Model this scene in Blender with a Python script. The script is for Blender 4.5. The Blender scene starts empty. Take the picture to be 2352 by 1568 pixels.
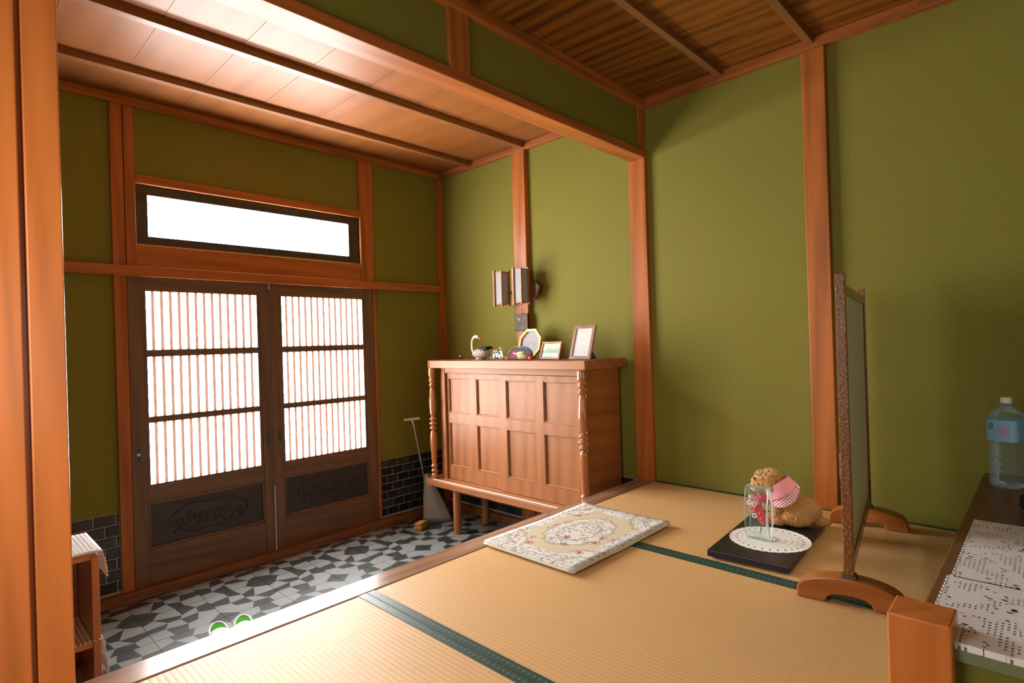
import bpy, bmesh, math, random
from mathutils import Vector, Matrix, Euler
random.seed(7)
sc = bpy.context.scene
COL = sc.collection

# ------------------------------------------------------------------ camera
def look(yaw, pit, rol):
    f = Vector((math.sin(yaw)*math.cos(pit), math.cos(yaw)*math.cos(pit), math.sin(pit)))
    r = Vector((math.cos(yaw), -math.sin(yaw), 0)); u = r.cross(f)
    r2 = math.cos(rol)*r + math.sin(rol)*u; u2 = -math.sin(rol)*r + math.cos(rol)*u
    return Matrix((r2, u2, -f)).transposed()
cd = bpy.data.cameras.new('camera'); cam = bpy.data.objects.new('camera', cd); COL.objects.link(cam)
cd.sensor_width = 36; cd.lens = 19.799; cd.clip_start = 0.02
cam.matrix_world = Matrix.Translation((0, 0, .82)) @ look(math.radians(46.1476), math.radians(.1128), math.radians(-1.7393)).to_4x4()
sc.camera = cam

# ------------------------------------------------------------------ world, exposure
PANE_LIGHT = 44.0        # daylight behind the frosted entrance glass
HALL_FILL = 7.5         # glow of the unseen side window added to brighten the pillar
w = bpy.data.worlds.new('world'); sc.world = w; w.use_nodes = True
w.node_tree.nodes['Background'].inputs[0].default_value = (.75, .85, 1, 1)
w.node_tree.nodes['Background'].inputs[1].default_value = 1.0
vs = sc.view_settings
vs.view_transform = 'Standard'; vs.look = 'None'; vs.gamma = 1; vs.use_curve_mapping = False
vs.exposure = 0.0

# ------------------------------------------------------------------ material helpers
class NT:
    def __init__(s, name):
        s.m = bpy.data.materials.new(name); s.m.use_nodes = True
        s.t = s.m.node_tree; s.b = s.t.nodes['Principled BSDF']; s.tc = None
    def n(s, typ, **k):
        o = s.t.nodes.new('ShaderNode'+typ)
        for a, v in k.items(): setattr(o, a, v)
        return o
    def put(s, sock, v):
        if hasattr(v, 'default_value') or hasattr(v, 'links'): s.t.links.new(v, sock)
        else: sock.default_value = v
    def obj(s):
        if not s.tc: s.tc = s.n('TexCoord')
        return s.tc.outputs['Object']
    def map(s, scale=(1, 1, 1), v=None, loc=(0, 0, 0)):
        o = s.n('Mapping'); s.put(o.inputs[0], v or s.obj()); o.inputs[3].default_value = scale; o.inputs[1].default_value = loc
        return o.outputs[0]
    def noise(s, v, scale, detail=3, rough=.5, dist=0):
        o = s.n('TexNoise'); s.put(o.inputs['Vector'], v); o.inputs['Scale'].default_value = scale
        o.inputs['Detail'].default_value = detail; o.inputs['Roughness'].default_value = rough; o.inputs['Distortion'].default_value = dist
        return o.outputs[0]
    def vor(s, v, scale, out='Distance', rnd=1):
        o = s.n('TexVoronoi'); s.put(o.inputs['Vector'], v); o.inputs['Scale'].default_value = scale; o.inputs['Randomness'].default_value = rnd
        return o.outputs[out]
    def math(s, op, a, b=0.0, c=0.0):
        o = s.n('Math', operation=op)
        for i, v in enumerate((a, b, c)): s.put(o.inputs[i], v)
        return o.outputs[0]
    def xyz(s, v=None):
        o = s.n('SeparateXYZ'); s.put(o.inputs[0], v or s.obj()); return o.outputs
    def ramp(s, v, stops, interp='LINEAR'):
        o = s.n('ValToRGB'); s.put(o.inputs[0], v); r = o.color_ramp; r.interpolation = interp
        while len(r.elements) < len(stops): r.elements.new(.5)
        for e, (p, c) in zip(r.elements, stops): e.position = p; e.color = (*c, 1) if len(c) == 3 else c
        return o.outputs[0]
    def mix(s, f, a, b, mode='MIX'):
        o = s.n('Mix', data_type='RGBA', blend_type=mode)
        s.put(o.inputs[0], f); s.put(o.inputs[6], c4(a)); s.put(o.inputs[7], c4(b)); return o.outputs[2]
    def bump(s, h, strength=.3, dist=.01):
        o = s.n('Bump'); s.put(o.inputs['Height'], h); o.inputs['Strength'].default_value = strength; o.inputs['Distance'].default_value = dist
        s.t.links.new(o.outputs[0], s.b.inputs['Normal'])
    def done(s, col=None, rough=.5, spec=.5, metal=0, coat=0):
        if col is not None: s.put(s.b.inputs['Base Color'], c4(col))
        s.put(s.b.inputs['Roughness'], rough); s.b.inputs['Specular IOR Level'].default_value = spec
        s.b.inputs['Metallic'].default_value = metal; s.b.inputs['Coat Weight'].default_value = coat
        s.b.inputs['Coat Roughness'].default_value = .12
        return s.m
def c4(c):
    return (*c, 1) if isinstance(c, tuple) and len(c) == 3 else c
def mul(c, k): return tuple(min(1, x*k) for x in c)

def plain(name, col, rough=.5, spec=.5, metal=0, var=.12, scale=40, coat=0, bump=0):
    t = NT(name); n = t.noise(t.obj(), scale, 3)
    c = t.mix(n, mul(col, 1-var), mul(col, 1+var))
    if bump: t.bump(n, bump, .004)
    return t.done(c, rough, spec, metal, coat)

def wood(name, col, axis='z', rough=.4, contrast=.35, scale=1.0, dark=None, coat=0, spec=.5, fine=.25, dist=1.2):
    t = NT(name); st = {'x': (.6, 9, 9), 'y': (9, .6, 9), 'z': (9, 9, .6)}[axis]
    st2 = {'x': (6, 130, 130), 'y': (130, 6, 130), 'z': (130, 130, 6)}[axis]
    v = t.map(tuple(a*scale for a in st))
    d = dark or mul(col, 1-contrast)
    g = t.noise(v, 1.3, 5, .55, dist)
    wv = t.n('TexWave', wave_type='BANDS', bands_direction='DIAGONAL'); t.put(wv.inputs[0], v)
    wv.inputs['Scale'].default_value = .9; wv.inputs['Distortion'].default_value = 5; wv.inputs['Detail'].default_value = 2; wv.inputs['Detail Scale'].default_value = .8
    f = t.math('ADD', t.math('MULTIPLY', g, .75), t.math('MULTIPLY', wv.outputs[1], .25))
    c = t.ramp(f, [(.25, d), (.5, col), (.75, mul(col, 1+contrast*.5))])
    fn = t.noise(t.map(st2), 1, 2)
    c = t.mix(t.math('MULTIPLY', fn, fine), c, mul(d, .75))
    return t.done(c, rough, spec, 0, coat)

M = {}
def wallmat():
    t = NT('green_woven_wallpaper')
    a = t.noise(t.map((60, 60, 420)), 1, 2); b = t.noise(t.map((420, 420, 60)), 1, 2); big = t.noise(t.obj(), 2.2, 3)
    f = t.math('ADD', t.math('MULTIPLY', a, .5), t.math('MULTIPLY', b, .5))
    c = t.mix(f, (.135, .125, .012), (.255, .235, .034)); c = t.mix(t.math('MULTIPLY', big, .3), c, (.185, .155, .02))
    t.bump(f, .25, .003); return t.done(c, .75, .3)
M['wall'] = wallmat()
M['post_z'] = wood('reddish_post_wood', (.43, .13, .026), 'z', .42, spec=.3)
M['post_x'] = wood('reddish_rail_wood', (.43, .13, .026), 'x', .38, spec=.35)
M['post_y'] = wood('reddish_trim_wood', (.36, .11, .024), 'y', .45, spec=.3)
M['pillar'] = wood('orange_pillar_wood', (.66, .195, .04), 'z', .27, .25, spec=.4)
M['ceil_g'] = wood('entrance_ceiling_board', (.27, .09, .02), 'y', .44, .2, .5, fine=.15, spec=.36)
M['ceil_m'] = wood('dark_grained_ceiling_board', (.27, .092, .012), 'y', .5, .6, 1.0, dark=(.07, .021, .003), dist=3.5, fine=.5, spec=.2)
M['batten'] = wood('ceiling_batten_wood', (.26, .10, .03), 'x', .4)
M['door'] = wood('brown_door_wood', (.17, .085, .042), 'z', .45)
M['door_x'] = wood('brown_door_rail_wood', (.17, .085, .042), 'x', .45)
def slatmat():
    t = NT('glare_tinted_slat_wood'); m = t.done((.40, .27, .21), .6, .3); tl = t.n('BsdfTranslucent'); tl.inputs[0].default_value = (.62, .47, .41, 1)  # pale pink and translucency put the glare around the panes into the slats
    mx = t.n('MixShader'); mx.inputs[0].default_value = .185
    t.t.links.new(t.b.outputs[0], mx.inputs[1]); t.t.links.new(tl.outputs[0], mx.inputs[2]); t.t.links.new(mx.outputs[0], t.t.nodes['Material Output'].inputs[0]); return m
M['slat'] = slatmat()
M['sill'] = wood('sill_wood', (.22, .085, .03), 'x', .45)
M['frame_dark'] = wood('dark_transom_frame_wood', (.05, .038, .032), 'x', .5)
M['kamachi'] = wood('worn_step_wood', (.34, .19, .11), 'x', .2, .4, spec=.7)
M['cab_y'] = wood('cabinet_wood_horizontal', (.37, .145, .052), 'y', .42, .3, .8, spec=.35)
M['cab_z'] = wood('cabinet_wood_vertical', (.35, .135, .048), 'z', .42, .3, .8, spec=.35)
M['cab_x'] = wood('cabinet_side_wood', (.36, .125, .038), 'x', .35, .35, .8)
M['cab_gloss'] = wood('cabinet_turned_wood', (.42, .15, .045), 'z', .15, .2, coat=.6)
M['dwood'] = wood('dark_counter_wood', (.20, .085, .04), 'x', .35)
M['foot'] = wood('screen_foot_wood', (.40, .13, .03), 'y', .25, .3, spec=.4)
M['grout'] = plain('pale_grout', (.42, .38, .30), .8)
M['dustgrey'] = plain('doma_mortar', (.30, .29, .27), .8)

def tilewall(i):
    c = [(.018, .02, .024), (.026, .024, .02), (.03, .03, .022), (.014, .016, .02)][i]
    t = NT('glazed_black_wall_tile'); n = t.noise(t.obj(), 25, 3); t.bump(n, .15, .004)
    return t.done(t.mix(n, mul(c, .7), mul(c, 1.5)), .12, .5)
M['wt'] = [tilewall(i) for i in range(4)]
def stone(name, a, b, rough):
    t = NT(name); n = t.noise(t.obj(), 160, 2, .7); g = t.noise(t.obj(), 6, 2)
    c = t.mix(t.math('GREATER_THAN', n, .52), a, b); c = t.mix(t.math('MULTIPLY', g, .3), c, mul(a, .75))
    return t.done(c, rough, .5)
M['ft_l'] = stone('speckled_light_floor_tile', (.20, .215, .21), (.16, .172, .168), .3)
M['ft_d'] = stone('speckled_dark_floor_tile', (.022, .026, .025), (.032, .036, .034), .34)

def tatamimat():
    t = NT('woven_rush_tatami'); x, y, z = t.xyz()
    s = t.math('SINE', t.math('MULTIPLY', x, 2*math.pi/.0155))
    rib = t.math('POWER', t.math('ABSOLUTE', t.math('SINE', t.math('MULTIPLY', x, math.pi/.0155))), .45)
    st = t.noise(t.map((8, 420, 1)), 1, 2); big = t.noise(t.obj(), 3, 3); sp = t.noise(t.map((60, 300, 1)), 1, 1)
    c = t.mix(st, (.60, .355, .14), (.84, .54, .245)); c = t.mix(t.math('MULTIPLY', big, .5), c, (.70, .42, .17))
    c = t.mix(t.math('MULTIPLY', t.math('SUBTRACT', 1, rib), .35), c, (.36, .19, .07))  # shade in the creases between ribs is painted into the colour
    h = t.math('ADD', rib, t.math('MULTIPLY', st, .3)); t.bump(h, .22, .003)
    return t.done(c, .5, .36)
M['tatami'] = tatamimat()
def herimat():
    t = NT('dark_green_brocade_border'); x, y, z = t.xyz()
    k = 2*math.pi/.036
    a = t.math('SINE', t.math('MULTIPLY', t.math('ADD', x, y), k)); b = t.math('SINE', t.math('MULTIPLY', t.math('SUBTRACT', x, y), k))
    lat = t.math('LESS_THAN', t.math('MINIMUM', t.math('ABSOLUTE', a), t.math('ABSOLUTE', b)), .22)
    dot = t.math('GREATER_THAN', t.math('MULTIPLY', a, b), .80)
    th = t.noise(t.map((500, 500, 1)), 1, 1)
    c = t.mix(th, (.008, .03, .026), (.02, .06, .05)); c = t.mix(t.math('MULTIPLY', lat, .55), c, (.03, .14, .10)); c = t.mix(dot, c, (.20, .33, .22))
    t.bump(t.math('ADD', lat, dot), .2, .002); return t.done(c, .42, .5)
M['heri'] = herimat()

def rugmat():
    t = NT('floral_rug_pile'); x, y, z = t.xyz()
    def ell(a, b, cx=0, cy=0):
        u = t.math('DIVIDE', t.math('SUBTRACT', t.math('ABSOLUTE', x), cx), a); v = t.math('DIVIDE', t.math('SUBTRACT', t.math('ABSOLUTE', y), cy), b)
        return t.math('SQRT', t.math('ADD', t.math('MULTIPLY', u, u), t.math('MULTIPLY', v, v)))
    wob = t.math('MULTIPLY', t.math('SUBTRACT', t.noise(t.obj(), 28, 2), .5), .35)
    cen = t.math('ADD', ell(.185, .125), wob); cor = t.math('ADD', ell(.19, .15, .335, .225), wob)
    bord = t.math('MAXIMUM', t.math('DIVIDE', t.math('ABSOLUTE', x), .335), t.math('DIVIDE', t.math('ABSOLUTE', y), .225))
    cream = (.70, .61, .43); white = (.80, .78, .73)
    zone = t.math('MAXIMUM', t.math('MAXIMUM', t.math('LESS_THAN', cen, 1), t.math('LESS_THAN', cor, 1)), t.math('GREATER_THAN', bord, .76))
    c = t.mix(zone, cream, white)
    fl = t.vor(t.obj(), 75); fc = t.vor(t.obj(), 75, 'Color'); sep = t.n('SeparateColor'); t.put(sep.inputs[0], fc)
    hue = t.ramp(sep.outputs[0], [(0, (.30, .24, .15)), (.3, (.22, .27, .20)), (.55, (.24, .30, .42)), (.75, (.45, .35, .26)), (.9, (.5, .10, .16))], 'CONSTANT')
    msk = t.math('MULTIPLY', t.math('LESS_THAN', fl, .42), t.math('MULTIPLY', zone, t.math('GREATER_THAN', t.noise(t.obj(), 22, 2), .44)))
    c = t.mix(t.math('MULTIPLY', msk, .75), c, hue)
    for e, wd in ((cen, 1.0), (cen, .62), (cor, 1.0), (cor, .6)):
        ln = t.math('LESS_THAN', t.math('ABSOLUTE', t.math('SUBTRACT', e, wd)), .045)
        c = t.mix(t.math('MULTIPLY', ln, .55), c, (.42, .30, .17))
    for lv in (.9, .97):
        ln = t.math('LESS_THAN', t.math('ABSOLUTE', t.math('SUBTRACT', bord, lv)), .008); c = t.mix(t.math('MULTIPLY', ln, .6), c, (.33, .34, .36))
    big = t.vor(t.map(loc=(.03, .05, 0)), 13); rose = t.math('MULTIPLY', t.math('LESS_THAN', big, .17), t.math('LESS_THAN', bord, .82))
    c = t.mix(t.math('MULTIPLY', rose, t.math('GREATER_THAN', t.noise(t.obj(), 120, 2), .46)), c, (.55, .07, .13))
    leaf = t.math('MULTIPLY', t.math('LESS_THAN', t.math('ABSOLUTE', t.math('SUBTRACT', big, .24)), .05), t.math('GREATER_THAN', t.noise(t.obj(), 70, 2), .55))
    c = t.mix(t.math('MULTIPLY', leaf, .7), c, (.14, .22, .20))
    t.bump(t.noise(t.obj(), 500, 2), .4, .003); return t.done(c, .9, .1)
M['rug'] = rugmat()

def lacemat(name, polar=False):
    t = NT(name); x, y, z = t.xyz()
    if polar:
        r = t.math('SQRT', t.math('ADD', t.math('MULTIPLY', x, x), t.math('MULTIPLY', y, y))); a = t.math('ARCTAN2', y, x)
        def ring(r0, r1, k, th=.35):
            return t.math('MULTIPLY', t.math('MULTIPLY', t.math('GREATER_THAN', r, r0), t.math('LESS_THAN', r, r1)), t.math('GREATER_THAN', t.math('SINE', t.math('MULTIPLY', a, k)), th))
        hole = ring(.022, .034, 24, .2)
        for q in (ring(.036, .042, 24, .5), ring(.056, .060, 48), ring(.078, .082, 60), ring(.098, .101, 64), ring(.112, .124, 28, .75)): hole = t.math('MAXIMUM', hole, q)
    else:
        gx = t.math('SINE', t.math('MULTIPLY', x, 2*math.pi/.013)); gy = t.math('SINE', t.math('MULTIPLY', y, 2*math.pi/.009))
        mesh = t.math('GREATER_THAN', t.math('MINIMUM', gx, gy), .15)
        reg = t.math('GREATER_THAN', t.noise(t.map((1, 1, 0)), 17, 1), .53)
        fl = t.math('MULTIPLY', t.math('LESS_THAN', t.vor(t.map((1, .7, 0)), 75), .33), t.math('GREATER_THAN', t.noise(t.map((1, 1, 0), loc=(3, 1, 0)), 13, 1), .52))
        hole = t.math('MAXIMUM', t.math('MULTIPLY', mesh, reg), t.math('MULTIPLY', fl, t.math('SUBTRACT', 1, reg)))
    m = t.done((.92, .91, .88), .85, .2)
    tr = t.n('BsdfTransparent'); mx = t.n('MixShader'); t.put(mx.inputs[0], hole)
    t.t.links.new(t.b.outputs[0], mx.inputs[1]); t.t.links.new(tr.outputs[0], mx.inputs[2])
    t.t.links.new(mx.outputs[0], t.t.nodes['Material Output'].inputs[0]); return m
M['lace'] = lacemat('white_lace'); M['doily'] = lacemat('white_doily_lace', True)
def netmat():
    t = NT('white_crochet_net'); x, y, z = t.xyz()
    k = 2*math.pi/.011
    g = [t.math('SINE', t.math('MULTIPLY', q, k)) for q in (x, y, z)]
    h = t.math('MAXIMUM', t.math('MINIMUM', g[0], g[1]), t.math('MAXIMUM', t.math('MINIMUM', g[0], g[2]), t.math('MINIMUM', g[1], g[2])))
    m = t.done((.8, .79, .78), .85, .2); tr = t.n('BsdfTransparent'); mx = t.n('MixShader'); t.put(mx.inputs[0], t.math('GREATER_THAN', h, .1))
    t.t.links.new(t.b.outputs[0], mx.inputs[1]); t.t.links.new(tr.outputs[0], mx.inputs[2])
    t.t.links.new(mx.outputs[0], t.t.nodes['Material Output'].inputs[0]); return m
M['net'] = netmat()

def panemat(name, strength, ribs=0):
    t = NT(name); m = t.done((.8, .82, .82), .35, .5)
    t.b.inputs['Emission Color'].default_value = (1, .985, .97, 1); t.b.inputs['Emission Strength'].default_value = strength
    if ribs:
        s = t.math('SINE', t.math('MULTIPLY', t.xyz()[0], 2*math.pi/ribs)); t.bump(s, .5, .003)
        t.put(t.b.inputs['Emission Strength'], t.math('MULTIPLY', t.math('ADD', t.math('MULTIPLY', s, .25), 1), strength))
    return m
M['pane'] = panemat('daylit_frosted_glass', PANE_LIGHT)
M['pane_rib'] = panemat('daylit_ribbed_glass', PANE_LIGHT, .0125)
M['pane_hall'] = panemat('hall_fill_glass', HALL_FILL); M['pane_end'] = panemat('end_fill_glass', 4.6)  # glowing panes of the two added, unseen windows

def glass(name, col=(1, 1, 1), rough=.02, ior=1.45, alpha=None):
    t = NT(name); m = t.done(col, rough, .5); t.b.inputs['Transmission Weight'].default_value = 1; t.b.inputs['IOR'].default_value = ior; return m
def thin_clear(name, col, f=.25, rough=.06):
    t = NT(name); m = t.done(col, rough, .6); tr = t.n('BsdfTransparent'); tr.inputs[0].default_value = (*mul(col, 1.0), 1)
    fr = t.n('Fresnel'); fr.inputs[0].default_value = 1.5
    mx = t.n('MixShader'); t.put(mx.inputs[0], t.math('ADD', t.math('MULTIPLY', fr.outputs[0], .6), f)); 
    t.t.links.new(tr.outputs[0], mx.inputs[1]); t.t.links.new(t.b.outputs[0], mx.inputs[2])
    t.t.links.new(mx.outputs[0], t.t.nodes['Material Output'].inputs[0]); return m
M['glass'] = thin_clear('clear_greenish_glass', (.95, .985, .975), .0)
M['glass_edge'] = plain('green_glass_edge', (.30, .46, .42), .15)
M['pet'] = thin_clear('clear_plastic_bottle', (.84, .92, .94), .05)
M['film'] = thin_clear('milky_plastic', (.62, .60, .55), .45, .25)
M['black'] = plain('black_lacquer_board', (.012, .011, .014), .38)
M['blackcloth'] = plain('black_cloth', (.012, .012, .016), .9)
M['metal'] = plain('dull_steel', (.55, .55, .55), .3, metal=1)
M['bronze'] = plain('dark_bronze', (.10, .10, .085), .45, metal=.6)
M['white'] = plain('white_plastic', (.82, .82, .80), .35, var=.03)
M['slit_white'] = plain('daylight_slit_white', (.85, .85, .85), .3, var=.02)
M['ivory'] = plain('ivory_plastic', (.50, .47, .36), .4, var=.05)
M['paper_grey'] = plain('grey_lamp_paper', (.34, .35, .345), .8, var=.12, scale=120)
M['lampwood'] = wood('lamp_wood', (.36, .12, .035), 'z', .4)
M['bracket'] = wood('bracket_wood', (.14, .05, .02), 'y', .4)
M['plaque'] = plain('brown_plaque', (.05, .022, .006), .45, .3, 0, .6, 90, bump=.4)
M['gold'] = plain('yellow_frame_lacquer', (.72, .42, .04), .3, var=.1)
M['red'] = plain('red_lacquer', (.62, .04, .02), .35)
M['cream'] = plain('cream_shell', (.66, .60, .46), .5)
def stripes(name, a, b, period, axis=0, diag=False, rough=.7, th=.1):
    t = NT(name); o = t.xyz(); q = t.math('ADD', o[0], o[2]) if diag else o[axis]
    if diag: q = t.math('ADD', t.math('ABSOLUTE', o[1]), o[2])
    f = t.math('GREATER_THAN', t.math('SINE', t.math('MULTIPLY', q, 2*math.pi/period)), th)
    return t.done(t.mix(f, a, b), rough, .3)
M['swan'] = stripes('striped_grey_cream_weave', (.60, .54, .44), (.17, .15, .17), .019, diag=True, th=.45)
M['straw'] = stripes('straw_bundle', (.55, .40, .20), (.38, .25, .11), .004)
def patchmat():
    t = NT('patchwork_cloth'); col = t.vor(t.map((1, 1, 1)), 22, 'Color'); s = t.n('SeparateColor'); t.put(s.inputs[0], col)
    c = t.ramp(s.outputs[0], [(0, (.045, .10, .09)), (.3, (.22, .03, .07)), (.55, (.03, .06, .09)), (.75, (.30, .05, .09)), (.9, (.28, .17, .06))], 'CONSTANT'); return t.done(c, .7, .3)
M['patch'] = patchmat()
def mirrormat():
    t = NT('tarnished_mirror'); n = t.noise(t.obj(), 26, 5, .7); return t.done(t.mix(n, (.16, .15, .17), (.36, .36, .40)), .4, .4, .0)
M['mirror'] = mirrormat()
def landscape():
    t = NT('watercolour_landscape_print'); z = t.xyz()[2]; n = t.noise(t.map((1, 9, 24)), 3, 4)
    f = t.math('ADD', t.math('MULTIPLY', z, 9), t.math('MULTIPLY', t.math('SUBTRACT', n, .5), .9))
    c = t.ramp(f, [(0, (.30, .42, .36)), (.3, (.45, .58, .52)), (.48, (.12, .30, .10)), (.66, (.33, .47, .28)), (.8, (.50, .50, .42))]); return t.done(c, .35, .5)
M['landscape'] = landscape()
def sketch():
    t = NT('pale_ink_print'); o = t.xyz(); n = t.noise(t.obj(), 45, 5, .7); d = t.math('SINE', t.math('MULTIPLY', t.math('ADD', o[1], t.math('MULTIPLY', o[2], 1.2)), 2*math.pi/.011))
    low = t.math('LESS_THAN', o[2], .085)
    c = t.mix(t.math('MULTIPLY', t.math('GREATER_THAN', n, .6), .5), (.66, .70, .68), (.35, .47, .45))
    c = t.mix(t.math('MULTIPLY', t.math('MULTIPLY', t.math('GREATER_THAN', d, .75), low), .5), c, (.35, .40, .40)); return t.done(c, .3, .5)
M['sketch'] = sketch()
M['frame_pink'] = wood('pinkish_frame_wood', (.36, .19, .13), 'z', .4)
M['frame_or'] = wood('orange_frame_wood', (.45, .17, .05), 'z', .4)
def carve():
    t = NT('dark_carved_wood'); n = t.noise(t.obj(), 30, 3); t.bump(n, .2, .004); return t.done(t.mix(n, (.018, .014, .016), (.045, .033, .034)), .45)
M['carve'] = carve()
def speck():
    t = NT('speckled_brown_lacquer'); n = t.noise(t.obj(), 130, 3, .7); t.bump(n, .5, .003)
    return t.done(t.ramp(n, [(.35, (.10, .03, .006)), (.55, (.24, .09, .02)), (.72, (.42, .22, .08))]), .24, .5, coat=.15)
M['speck'] = speck()
M['screen'] = plain('olive_beige_screen_cloth', (.68, .64, .48), .4)
def fur(name, a, b):
    t = NT(name); n = t.noise(t.obj(), 180, 3, .7); t.bump(n, .7, .006); return t.done(t.mix(n, a, b), .85, .2)
M['fur'] = fur('golden_brown_plush', (.36, .17, .05), (.60, .33, .12)); M['furl'] = fur('pale_curly_plush', (.50, .27, .09), (.80, .52, .24))
M['pink'] = plain('pink_cloth', (.80, .33, .36), .8, .2, var=.06)
M['pinkstripe'] = stripes('red_white_striped_cloth', (.80, .66, .68), (.55, .08, .14), .012, diag=True)
M['rose'] = plain('dark_pink_petal', (.55, .03, .10), .6); M['redpet'] = plain('red_petal', (.75, .05, .08), .6); M['palepet'] = plain('pale_pink_petal', (.75, .40, .42), .6)
M['green_in'] = plain('bright_green_insole', (.04, .20, .012), .9, .05); M['shoegrey'] = plain('grey_white_rubber', (.55, .55, .57), .5)
M['sponge'] = plain('yellow_block', (.42, .20, .035), .8, var=.35, scale=30, bump=.5)
M['label'] = plain('pale_blue_label', (.24, .50, .66), .35, var=.1); M['ink'] = plain('blue_ink', (.02, .10, .42), .4); M['emblem'] = plain('lavender_print', (.38, .36, .55), .4, var=.25, scale=150)
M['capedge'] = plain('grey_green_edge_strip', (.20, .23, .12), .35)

# ------------------------------------------------------------------ geometry helpers
class MB:
    def __init__(s): s.v = []; s.f = []; s.mi = []; s.cur = 0
    def add(s, vs_, fs, ):
        o = len(s.v); s.v += [tuple(p) for p in vs_]; s.f += [tuple(i+o for i in f) for f in fs]; s.mi += [s.cur]*len(fs); return s
    def box(s, x0, x1, y0, y1, z0, z1):
        return s.add([(x, y, z) for z in (z0, z1) for y in (y0, y1) for x in (x0, x1)], [(0, 2, 3, 1), (4, 5, 7, 6), (0, 1, 5, 4), (1, 3, 7, 5), (3, 2, 6, 7), (2, 0, 4, 6)])
    def prism(s, poly, axis, a, b):
        def P(u, v, t): return {'x': (t, u, v), 'y': (u, t, v), 'z': (u, v, t)}[axis]
        n = len(poly); vs_ = [P(u, v, a) for u, v in poly]+[P(u, v, b) for u, v in poly]
        return s.add(vs_, [tuple(range(n)), tuple(range(2*n-1, n-1, -1))]+[(i, (i+1) % n, n+(i+1) % n, n+i) for i in range(n)])
    def tube(s, pts, rad, n=10, cap=True):
        pts = [Vector(p) for p in pts]; R = rad if isinstance(rad, (list, tuple)) else [rad]*len(pts)
        vs_ = []; up = None
        for i, p in enumerate(pts):
            d = (pts[min(i+1, len(pts)-1)]-pts[max(i-1, 0)]).normalized()
            if up is None: up = Vector((0, 0, 1)) if abs(d.z) < .9 else Vector((1, 0, 0))
            a = d.cross(up).normalized(); up = a.cross(d)
            for k in range(n):
                q = 2*math.pi*k/n; vs_.append(p+R[i]*(math.cos(q)*a+math.sin(q)*up))
        fs = [(i*n+k, i*n+(k+1) % n, (i+1)*n+(k+1) % n, (i+1)*n+k) for i in range(len(pts)-1) for k in range(n)]
        if cap: fs += [tuple(range(n-1, -1, -1)), tuple(range((len(pts)-1)*n, len(pts)*n))]
        return s.add(vs_, fs)
    def lathe(s, prof, n=16, c=(0, 0), sx=1, sy=1):
        vs_ = [(c[0]+r*sx*math.cos(2*math.pi*k/n), c[1]+r*sy*math.sin(2*math.pi*k/n), z) for r, z in prof for k in range(n)]
        m = len(prof)
        return s.add(vs_, [(i*n+k, i*n+(k+1) % n, (i+1)*n+(k+1) % n, (i+1)*n+k) for i in range(m-1) for k in range(n)]+[tuple(range(n-1, -1, -1)), tuple(range((m-1)*n, m*n))])
    def ball(s, c, r, n=12, m=8):
        rx, ry, rz = r if isinstance(r, (tuple, list)) else (r, r, r)
        vs_ = [(c[0], c[1], c[2]-rz)]; 
        for i in range(1, m):
            t = -math.pi/2+math.pi*i/m
            vs_ += [(c[0]+rx*math.cos(t)*math.cos(2*math.pi*k/n), c[1]+ry*math.cos(t)*math.sin(2*math.pi*k/n), c[2]+rz*math.sin(t)) for k in range(n)]
        vs_.append((c[0], c[1], c[2]+rz)); L = len(vs_)-1
        fs = [(0, 1+(k+1) % n, 1+k) for k in range(n)]
        for i in range(m-2): fs += [(1+i*n+k, 1+i*n+(k+1) % n, 1+(i+1)*n+(k+1) % n, 1+(i+1)*n+k) for k in range(n)]
        fs += [(1+(m-2)*n+k, 1+(m-2)*n+(k+1) % n, L) for k in range(n)]
        return s.add(vs_, fs)
    def sheet(s, fn, nu, nv, thick=0):
        vs_ = [fn(i/nu, j/nv) for j in range(nv+1) for i in range(nu+1)]
        return s.add(vs_, [(j*(nu+1)+i, j*(nu+1)+i+1, (j+1)*(nu+1)+i+1, (j+1)*(nu+1)+i) for j in range(nv) for i in range(nu)])
    def mesh(s, name, mats):
        me = bpy.data.meshes.new(name); me.from_pydata(s.v, [], s.f)
        for m in (mats if isinstance(mats, list) else [mats]): me.materials.append(m)
        me.polygons.foreach_set('material_index', s.mi); me.update()
        bm = bmesh.new(); bm.from_mesh(me); bmesh.ops.recalc_face_normals(bm, faces=bm.faces); bm.to_mesh(me); bm.free(); return me
    def build(s, name, mats, parent=None, smooth=False, bevel=0, loc=None, rot=None, solid=0):
        o = bpy.data.objects.new(name, s.mesh(name, mats)); COL.objects.link(o)
        if parent: o.parent = parent
        if loc: o.location = loc
        if rot: o.rotation_euler = rot
        if smooth:
            for p in o.data.polygons: p.use_smooth = True
            if smooth != 'all': o.data.set_sharp_from_angle(angle=math.radians(40))
        if solid:
            q = o.modifiers.new('solid', 'SOLIDIFY'); q.thickness = solid; q.offset = 0
        if bevel:
            q = o.modifiers.new('bevel', 'BEVEL'); q.width = bevel; q.segments = 2; q.limit_method = 'ANGLE'
        return o
def box(name, m, b, parent=None, bevel=.002, **k): return MB().box(*b).build(name, m, parent, bevel=bevel, **k)
def thing(name, label, cat, loc=(0, 0, 0), rz=0, group=None):
    o = bpy.data.objects.new(name, None); COL.objects.link(o); o.location = loc; o.rotation_euler = (0, 0, rz); o.empty_display_size = .05
    return tag(o, label, cat, group)
def tag(o, label, cat, group=None):
    o['label'] = label; o['category'] = cat
    if group: o['group'] = group
    return o
def struct(o, label=None):
    o['kind'] = 'structure'
    if label: o['label'] = label
    return o
def tree_copy(o, parent=None):
    c = o.copy(); COL.objects.link(c); c.parent = parent
    for ch in o.children: tree_copy(ch, c)
    return c

XW, YW, ZC, ZD = 2.915, 3.56, 2.195, -.48
X0, Y0 = -.45, -2.7
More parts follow.
